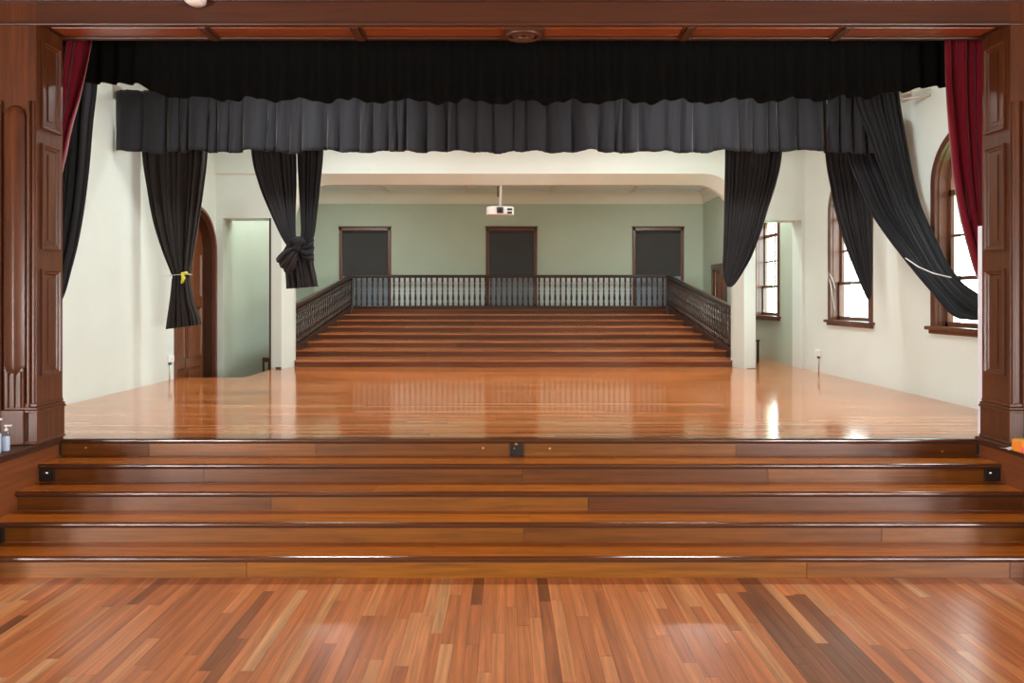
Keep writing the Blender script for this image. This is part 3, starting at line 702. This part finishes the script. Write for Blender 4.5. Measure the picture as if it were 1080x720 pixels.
# pleated grey valance, two lengths
VZ = 9.0
v = thing('valance', 'gathered charcoal valance hanging across the stage above the curtains', 'valance', P(520, 163, VZ))
def valance(px0, px1, seed, ybot=162.5, nfold=None, mat='grey'):
    R = random.Random(seed); s = MB()
    pl = []; x = px0
    while x < px1: wd = R.choice((9, 13, 17, 22, 27)); pl.append((x, min(px1, x+wd), R.uniform(.5, 1.2), R.uniform(-1, 1))); x += wd
    nv = 14; cols = []
    for a, b, am, sk in pl:
        for q in range(8): cols.append((a+(b-a)*q/8, q/8, am, sk, b-a))
    cols.append((px1, 0, 1, 0, 10))
    for j in range(nv+1):
        t = j/nv
        for x, q, am, sk, wd in cols:
            prof = math.sin(PI*q)**.7                         # a pleat bulges to the front, sharp valley between
            yb_ = ybot+1.2*math.sin(x*.09+seed)+.8*math.sin(x*.23)-2.2*(1-prof)
            yt = 96; py = yt+(yb_-yt)*t
            p = P(x+sk*1.5*t*math.sin(PI*q), py, VZ)
            dep = -.125*am*prof*(.55+.75*t)*(wd/17)**.5+.012*math.sin(x*1.1+t*5)
            s.v.append((p[0], p[1]+dep, p[2]))
    m = len(cols)
    for j in range(nv):
        for i in range(m-1): s.face(j*m+i, j*m+i+1, (j+1)*m+i+1, (j+1)*m+i)
    return s.build('valance_cloth', M[mat], v, smooth=True, solid=.005)
valance(123, 871, 5); valance(872, 935, 8, 163.5)
MB().tube([(XL+.03, VZ+.05, EYE+(315-97)*VZ/700), (XR-.03, VZ+.05, EYE+(315-97)*VZ/700)], .018).build('rail', M['steel'], v)
for X, sg in ((XL, 1), (XR, -1)):
    s = MB(); zz = EYE+(315-97)*VZ/700
    s.box(min(X, X+sg*.02), max(X, X+sg*.02), VZ-.05, VZ+.15, zz-.10, zz+.10); s.tube([(X+sg*.02, VZ+.05, zz-.06), (X+sg*.3, VZ+.05, zz)], .01)
    s.build('wall_bracket', M['steel'], v)

def rail(Z, py, lab):
    z = EYE+(315-py)*Z/700+.026; o = MB().tube([(XL, Z, z), (XR, Z, z)], .016).build('curtain_rail', M['steel'], smooth=True); tag(o, lab, 'rail')
rail(9.46, 110, 'steel rail carrying the black stage curtains, hidden behind the valance')
rail(6.32, 20, 'steel rail carrying the crimson house curtains behind the beam')
rail(6.95, 20, 'steel rail carrying the charcoal leg curtain at the left')
s = MB(); a = P(949, 112, 9.2); b = P(978, 99, 8.6)
s.tube([(5.2, 8.95, a[2]), (XR-.005, 8.55, b[2]-.03)], .016); s.tube([(5.2, 9.0, a[2]+.07), (XR-.005, 8.55, b[2]+.05)], .010)
tag(s.build('rail_bracket', M['trimcream'], smooth=True), 'pale pipe bracket reaching the right wall beside the swept curtain top', 'bracket')
# left tied curtain
c1 = thing('stage_curtain', 'brown-black curtain gathered at its waist with a yellow ribbon, left wall', 'curtain', P(190, 346, 9.6))
drape('cloth', [(149, 110, 219, 110, 9.6), (150, 163, 218, 163, 9.6), (155, 200, 214, 200, 9.6), (162, 235, 209, 235, 9.6), (172, 265, 204, 265, 9.6), (180, 284, 201, 284, 9.6), (182.5, 292, 199.5, 292, 9.6),
      (182, 302, 201, 302, 9.6), (180, 318, 204, 318, 9.6), (177.5, 333, 209, 331, 9.6), (175.5, 347, 212, 342, 9.6)], M['browncloth'], 9, .045, c1, seed=2, nv=80, depthf=lambda t: .5 if .55 < t < .62 else 1)
a = P(181.5, 291, 9.6); b = P(200, 289, 9.6)
s = MB(); s.tube([(a[0]+(b[0]-a[0])*.5+.15*math.cos(q), 9.6+.12*math.sin(q), a[2]+(b[2]-a[2])*.5+.012*math.cos(q)) for q in [2*PI*i/20 for i in range(21)]], .0045); tc_ = s.build('tie_cord', M['rope'], c1, smooth=True)
s = MB(); p = P(192, 288, 9.43); q = P(197, 287, 9.41); r = P(192.5, 294, 9.40); u = P(191.5, 298.5, 9.42)
s.tube([P(197.5, 289, 9.42), q, p, r, u], .016, 6); s.tube([p, P(194.5, 293, 9.42), P(193, 298, 9.42)], .014, 6); s.build('yellow_ribbon', M['yellow'], tc_, smooth=True, label='bright yellow ribbon')
s = MB(); s.tube([P(183, 291, 9.6), P(180, 290.5, 9.8), (XL+.02, 10.2, P(178, 290, 10.2)[2])], .003, 6); s.build('wall_cord', M['rope'], c1)

# knotted pair of curtains, left of the middle
c2 = thing('stage_curtain', 'pair of black curtain lengths knotted together in front of left pier', 'curtain', P(315, 304, 9.5))
drape('cloth', [(263, 110, 313, 110, 9.5), (265, 163, 313, 163, 9.5), (273, 195, 313, 195, 9.5), (284, 222, 312, 222, 9.48), (297, 250, 312, 248, 9.45), (305, 262, 315, 260, 9.42)], M['curtain'], 11, .035, c2, seed=4, depthf=lambda t: 1-.6*t)
drape('cloth', [(314, 110, 343, 110, 9.5), (314, 163, 341, 163, 9.5), (315.5, 195, 338, 195, 9.5), (317, 222, 335, 222, 9.48), (317.5, 248, 332, 246, 9.45), (313, 262, 328, 258, 9.42)], M['curtain2'], 7, .035, c2, seed=5, depthf=lambda t: 1-.6*t)
drape('tail', [(303, 258, 327, 256, 9.42), (298, 268, 330, 264, 9.40), (300, 280, 330.5, 278, 9.38), (301.5, 292, 333, 290, 9.4), (302.5, 304.5, 335.5, 302, 9.42)], M['curtain'], 6, .05, c2, seed=6, nv=30)
def blob(name, c, r, mat, parent, seed, squash=(1, 1, 1), amp=.2, fold=None):
    R = random.Random(seed); ph = [R.uniform(0, 6) for _ in range(4)]; s = MB(); nu, nv = 36, 20
    for j in range(nv+1):
        th_ = PI*j/nv
        for i in range(nu):
            a = 2*PI*i/nu; k = 1+amp*(math.sin(3*a+ph[0]+2*th_)*.5+math.sin(7*a+ph[1]+3*th_)*.35+math.sin(5*th_+ph[2])*.4)*math.sin(th_)
            s.v.append((c[0]+r*squash[0]*k*math.sin(th_)*math.cos(a), c[1]+r*squash[1]*k*math.sin(th_)*math.sin(a), c[2]+r*squash[2]*k*math.cos(th_)))
    for j in range(nv):
        for i in range(nu): s.face(j*nu+i, j*nu+(i+1) % nu, (j+1)*nu+(i+1) % nu, (j+1)*nu+i)
    return s.build(name, mat, parent, smooth=True)
blob('knot', P(314.5, 258, 9.32), .115, M['curtain2'], c2, 3, (.85, .9, 1.0), .3)
drape('flap', [(311, 259, 315, 266, 9.30), (301, 262, 313, 275, 9.27), (294, 268, 309, 285, 9.28), (290, 272.5, 303, 289, 9.34)], M['curtain'], 3, .03, c2, seed=9, nv=20, nu=30)
drape('flap', [(316, 266, 316, 258, 9.30), (321, 272, 321, 257, 9.26), (328, 275, 327, 253, 9.28), (331, 274, 330.5, 251.5, 9.34)], M['curtain2'], 3, .025, c2, seed=10, nv=20, nu=30)

# right of the middle, swept to the pier
c3 = tag(drape('stage_curtain', [(764, 110, 829, 110, 9.5), (764, 163, 825.5, 163, 9.5), (763.5, 192, 819.5, 192, 9.5), (763, 220, 810.5, 220, 9.5), (762.5, 245, 802, 247, 9.5), (762, 265, 793, 270, 9.5), (761.5, 280, 784, 286, 9.5), (763, 293, 776, 298, 9.5), (768, 302.5, 771, 302.5, 9.5)],
      M['curtain'], 15, .038, nu=200, nv=80, seed=11, depthf=lambda t: 1-.45*t), 'black finely folded curtain swept sideways onto the right pier', 'curtain')
# narrow curtain in front of the middle window
c4 = tag(drape('stage_curtain', [(868, 110, 912, 110, 9.42), (870, 163, 913, 163, 9.4), (875, 195, 916, 192, 9.38), (882, 228, 918, 222, 9.35), (893, 262, 919, 255, 9.3), (904, 290, 919, 283, 9.28), (913, 311, 918, 302, 9.25), (916, 316, 918, 312, 9.25)],
      M['curtain'], 10, .03, seed=12, nu=140, nv=70, depthf=lambda t: 1-.5*t), 'narrow black curtain tapering across the middle arched window', 'curtain')
# big swept curtain, two lengths
c5 = thing('stage_curtain', 'wide faded charcoal curtain swept low to the near window on the right', 'curtain', P(960, 337, 8.4))
drape('cloth', [(891, 120, 932, 120, 9.15), (894, 164, 934, 160, 9.1), (905, 195, 944, 186, 9.0), (918, 224, 955, 213, 8.85), (934, 248, 968, 236, 8.65), (950, 269, 983, 258, 8.4), (967, 290, 996, 279, 8.1), (984, 310, 1009, 295, 7.85), (999, 328, 1022, 309, 7.66), (1012, 336, 1030, 318, 7.55), (1036, 338, 1040, 322, 7.4)],
      M['curtain2'], 7, .035, c5, seed=14, nv=90, depthf=lambda t: 1-.5*t)
drape('cloth', [(899, 92, 947, 92, 8.86), (903, 112, 949.5, 112, 8.85), (914, 138, 953.5, 138, 8.83), (924, 166, 958.5, 166, 8.78), (935, 195, 963.5, 192, 8.7), (945, 222, 970.5, 218, 8.55), (957, 246, 980, 240, 8.35), (970, 269, 990.5, 262, 8.1), (983, 290, 1000, 281, 7.88), (999, 309, 1014, 298, 7.66), (1018, 324, 1028, 308, 7.48), (1038, 334, 1042, 318, 7.33)],
      M['curtain2'], 7, .035, c5, seed=15, nv=90, depthf=lambda t: 1-.5*t)
s = MB(); s.tube([P(955, 272, 8.22), P(968, 281, 7.98), P(984, 288, 7.75), P(1003, 292.5, 7.55)], .007, 8); s.build('tie_cord', M['rope'], c5, smooth=True)
# black leg at the far left, crimson house curtains
tag(drape('leg_curtain', [(40, 20, 103, 20, 6.95), (40, 55, 101, 55, 6.95), (40, 90, 100, 90, 6.95), (40, 130, 96, 130, 6.95), (40, 175, 92.5, 175, 6.95), (40, 220, 87, 220, 6.95), (40, 255, 80.5, 255, 6.95), (40, 285, 72.5, 285, 6.95), (40, 310, 65, 310, 6.95), (40, 330, 55, 330, 6.95)],
      M['curtain2'], 6, .05, seed=16), 'charcoal leg curtain behind the crimson one at the far left', 'curtain')
tag(drape('house_curtain', [(38, 20, 104, 20, 6.34), (38, 43, 100.5, 43, 6.34), (38, 85, 91.5, 85, 6.34), (38, 110, 84.5, 110, 6.34), (38, 133, 77.5, 133, 6.34), (38, 165, 70.5, 165, 6.34), (38, 195, 63.5, 195, 6.34), (38, 215, 58, 215, 6.34)],
      M['red'], 5, .035, seed=17), 'crimson velvet curtain pulled back behind the left stage pillar', 'curtain')
tag(drape('house_curtain', [(996, 20, 1075, 20, 6.3), (997, 43, 1070, 43, 6.3), (998.5, 90, 1066, 90, 6.3), (1002.5, 140, 1062, 140, 6.3), (1008, 190, 1060, 190, 6.3), (1015.5, 230, 1058, 230, 6.3), (1023.5, 262, 1056, 262, 6.3), (1032, 290, 1056, 290, 6.3), (1045, 312, 1056, 312, 6.3)],
      M['red'], 6, .035, seed=18), 'crimson velvet curtain pulled back behind the right stage pillar', 'curtain')

# ------------------------------------------------------------------ projector
pz = 12.9; pc = P(527.5, 223, pz)
t = thing('projector', 'white ceiling projector on a short pole above the tiers', 'projector', pc)
w2 = 29/700*pz/2
s = MB(); n = 24
poly = []
for i in range(n):
    a = 2*PI*i/n; e = 4
    poly.append((pc[0]+w2*math.copysign(abs(math.cos(a))**(2/e), math.cos(a)), pc[1]+.16*math.copysign(abs(math.sin(a))**(2/e), math.sin(a))))
s.prism(poly, 'z', pc[2]-.075, pc[2]+.085); s.build('housing', M['white'], t, bevel=.02)
a = P(524, 219.5, pz); b = P(531, 226, pz); MB().box(a[0], b[0], pc[1]-.175, pc[1]-.15, b[2], a[2]).build('lens_recess', M['grey_plastic'], t, bevel=.008)
lr = bpy.data.objects['lens_recess']
MB().lathe([(.0, -.02), (.038, -.012), (.045, 0), (.045, .02)], (P(527.5, 223, pz)[0], pc[1]-.18, pc[2]), 16, 'y').build('lens', M['blackplastic'], lr, smooth=True)
for yy in (220.7, 224.3):
    a = P(535, yy, pz); b = P(540, yy+2, pz); MB().box(a[0], b[0], pc[1]-.172, pc[1]-.13, b[2], a[2]).build('vent', M['blackplastic'], t)
MB().tube([(pc[0]+.0, pc[1], pc[2]+.08), (pc[0]+.03, pc[1], REAR_CEIL)], .024, 12).build('pole', M['white'], t, smooth=True)
MB().tube([(pc[0]-.04, pc[1]-.02, pc[2]+.28), (pc[0]-.045, pc[1]-.02, pc[2]+.45), (pc[0]-.03, pc[1], REAR_CEIL)], .014, 8).build('cable', M['blackplastic'], t, smooth=True)
MB().box(pc[0]-.13, pc[0]+.13, pc[1]-.08, pc[1]+.08, pc[2]+.08, pc[2]+.10).build('mount_plate', M['steel'], t)

# ------------------------------------------------------------------ power points with conduits
for X, Z, sg, lab in ((XR, 11.62, -1, 'white power point with conduit low on the right wall'), (XL, 10.50, 1, 'white power point with conduit low on the left wall')):
    t = thing('power_point', lab, 'socket', (X, Z, 0), 'power points')
    a, b = sorted((X+sg*.001, X+sg*.035)); MB().box(a, b, Z-.10, Z+.06, .28, .39).build('box', M['white'], t, bevel=.008)
    MB().box(min(X+sg*.035, X+sg*.045), max(X+sg*.035, X+sg*.045), Z-.03, Z+.01, .31, .36).build('switch', M['white'], t, bevel=.003)
    s = MB(); s.tube([(X+sg*.015, Z-.04, .28), (X+sg*.015, Z-.04, .002)], .011, 8); s.build('conduit', M['steel' if sg < 0 else 'trimcream'], t, smooth=True)
    MB().box(min(X+sg*.001, X+sg*.03), max(X+sg*.001, X+sg*.03), Z-.07, Z-.01, .24, .28).build('plug', M['grey_plastic'], t, bevel=.005)
s = MB(); s.tube([(XR-.04, 11.22, 1.75), (XR-.06, 11.0, 1.62), (XR-.05, 10.93, 1.45)], .0035, 6); s.tube([(XR-.04, 11.22, 1.72), (XR-.06, 11.05, 1.5), (XR-.04, 10.97, 1.1)], .003, 6)
tag(s.build('sash_cord', M['rope'], smooth=True), 'thin pale cord hanging at the left jamb of the middle window', 'cord')

# ------------------------------------------------------------------ bottles and packet on the side platforms
def bottle(cx, cy, h, r, lab):
    t = thing('pump_bottle', lab, 'bottle', (cx, cy, .030), 'sanitiser pump bottles')
    MB().lathe([(r*.9, 0), (r, .008), (r, h*.60), (r*.85, h*.68), (r*.4, h*.74), (r*.4, h*.77)], (cx, cy, .031), 20).build('body', M['clear'], t, smooth=True)
    MB().lathe([(r*.86, .002), (r*.93, .01), (r*.93, h*.55), (r*.8, h*.56)], (cx, cy, .031), 20).build('gel', M['label'], t, smooth=True)
    pc_ = MB().lathe([(r*.45, 0), (r*.45, h*.08), (r*.25, h*.10), (r*.14, h*.11), (r*.14, h*.19)], (cx, cy, .031+h*.77), 14).build('pump_collar', M['white'], t, smooth=True)
    MB().box(cx-.012, cx+.045, cy-.010, cy+.010, .031+h*.94, .031+h).build('pump_head', M['white'], pc_, bevel=.004)
bottle(wx(6.5, 5.45), 5.45, .215, .027, 'smaller clear pump bottle on the left platform, nearer the pillar')
bottle(wx(-1.5, 5.38), 5.36, .285, .033, 'taller clear pump bottle cut by the left edge of the picture')
t = thing('wipes_packet', 'orange and pink packet on the right platform at picture edge', 'packet', P(1079, 475, 5.47))
c = P(1082, 474, 5.40); x0 = c[0]-.075
MB().box(x0, x0+.2, 5.34, 5.46, .033, .033+.10).build('packet', M['orange'], t, bevel=.012)
MB().box(x0-.001, x0+.2, 5.338, 5.345, .045, .085).build('printed_band', M['pink'], t)
MB().box(x0+.01, x0+.18, 5.35, 5.45, .131, .136).build('flap', M['yolk'], t, bevel=.002)
s = MB(); nn = 12
xs0, ys0 = wx(1062, 5.5), 5.40
for j in range(5):
    for i in range(nn+1):
        u = i/nn; s.v.append((xs0+.24*u, ys0+.08+.10*j/4*(1-.3*u), .0325+.035*u*u+.006*math.sin(u*9+j)))
for j in range(4):
    for i in range(nn): s.face(j*(nn+1)+i, j*(nn+1)+i+1, (j+1)*(nn+1)+i+1, (j+1)*(nn+1)+i)
tag(s.build('paper_sheet', M['paper'], smooth=True, solid=.001), 'white crumpled paper sheet tucked against the orange packet', 'paper')

# ------------------------------------------------------------------ chairs glimpsed in the passages
def chair(x, y, z, lab, mat, rz=0, name='wooden_chair', grp=None):
    t = thing(name, lab, 'chair', (x, y, z), grp); c_, s_ = math.cos(rz), math.sin(rz)
    def add(nm, boxes):
        s = MB()
        for bx_ in boxes: s.box(*bx_)
        s.v = [(x+a*c_-b*s_, y+a*s_+b*c_, z+d) for a, b, d in s.v]
        s.build(nm, mat, t, bevel=.006)
    for sx in (-1, 1):
        for sy in (-1, 1): add('leg', [(sx*.19-.018, sx*.19+.018, sy*.19-.018, sy*.19+.018, 0, .42)])
    add('seat', [(-.22, .22, -.22, .22, .42, .45)])
    add('backrest', [(-.21, -.17, .18, .215, .45, .88), (.17, .21, .18, .215, .45, .88), (-.21, .21, .175, .21, .78, .88), (-.1, -.06, .18, .205, .45, .8), (.06, .1, .18, .205, .45, .8), (-.02, .02, .18, .205, .45, .8)])
chair(-4.78, 13.75, -.82, 'brown wooden chair in the left passage, leftmost', M['brownchair'], .5)
chair(-4.62, 14.6, -.82, 'brown wooden chair in the left passage, behind the other', M['brownchair'], -.3)
chair(4.87, 13.55, 0, 'black chair mostly hidden behind right pier in the side passage', M['blackplastic'], PI/2+.3, 'side_chair')

# ------------------------------------------------------------------ added lamps, added hall windows and hall shell
def lamp(x, y, z, lab):  # added ceiling lamp, unseen
    t = thing('added_lamp', lab, 'lamp', (x, y, z-.12), 'added ceiling lamps')
    s = MB(); s.box(x-.80, x+.80, y-.20, y+.20, z-.05, z); s.box(x-.80, x-.77, y-.20, y+.20, z-.12, z-.05); s.box(x+.77, x+.80, y-.20, y+.20, z-.12, z-.05)
    s.box(x-.8, x+.8, y-.20, y-.17, z-.12, z-.05); s.box(x-.8, x+.8, y+.17, y+.20, z-.12, z-.05); s.build('frame', M['white'], t)  # frame of the added lamp
    MB().box(x-.77, x+.77, y-.17, y+.17, z-.11, z-.09).build('added_glow', M['added_glow'], t)
for i, (x, y) in enumerate(ADDED_STAGE_LAMPS): lamp(x, y, STAGE_CEIL, 'added recess-framed ceiling lamp over the stage, %s %s' % ('left' if x < 0 else 'right', 'front' if y < 9 else 'rear'))
for i, (x, y) in enumerate(ADDED_REAR_LAMPS): lamp(x, y, REAR_CEIL, 'added ceiling lamp over the gallery tiers, %s %s' % ('left' if x < 0 else 'right', 'front' if y < 15 else 'rear'))
for i, (x, y) in enumerate(ADDED_HALL_WINDOWS):
    q = math.copysign(1, x); t = thing('window_%d' % (i+7), 'added glowing window in the %s wall of the hall, %s from the stage' % ('left' if x < 0 else 'right', ('third', 'second', 'first')[i % 3]), 'window', (x-q*.05, y, -.6), kind='structure')  # window_7 onward are added, out of view
    f = MB(); a, b = sorted((x, x-q*.09))
    f.box(a, b, y-.78, y-.65, -.55, 1.85); f.box(a, b, y+.65, y+.78, -.55, 1.85); f.box(a, b, y-.78, y+.78, 1.75, 1.88); f.box(a, b, y-.82, y+.82, -.63, -.5); f.build('frame', M['frame_wood'], t)
    a, b = sorted((x-q*.03, x-q*.02)); MB().box(a, b, y-.65, y+.65, -.5, 1.75).build('pane', M['added_glow'], t)  # glowing pane of the added window
for a, b, nm, lab in ((-8.2, -8, 'wall_hall_left', 'left wall of the hall, out of the picture'), (8, 8.2, 'wall_hall_right', 'right wall of the hall, out of the picture')):
    tag(MB().box(a, b, -9, PB, HALL_Z-.1, HALL_CEIL).build(nm, M['hallwall']), lab, 'wall', kind='structure')
tag(MB().box(-8.2, 8.2, -9.2, -9, HALL_Z-.1, HALL_CEIL).build('wall_hall_back', M['hallwall']), 'back wall of the hall behind the viewer', 'wall', kind='structure')
tag(MB().box(-8.2, 8.2, -9.2, PB, HALL_CEIL, HALL_CEIL+.1).build('ceiling', M['hallceil']), 'hall ceiling above the viewer', 'ceiling', kind='structure')
tag(MB().box(-8, 8, PF+.08, PB, PT+.6, HALL_CEIL).build('wall_above_beam', M['hallwall']), 'hall wall above the timber beam', 'wall', kind='structure')
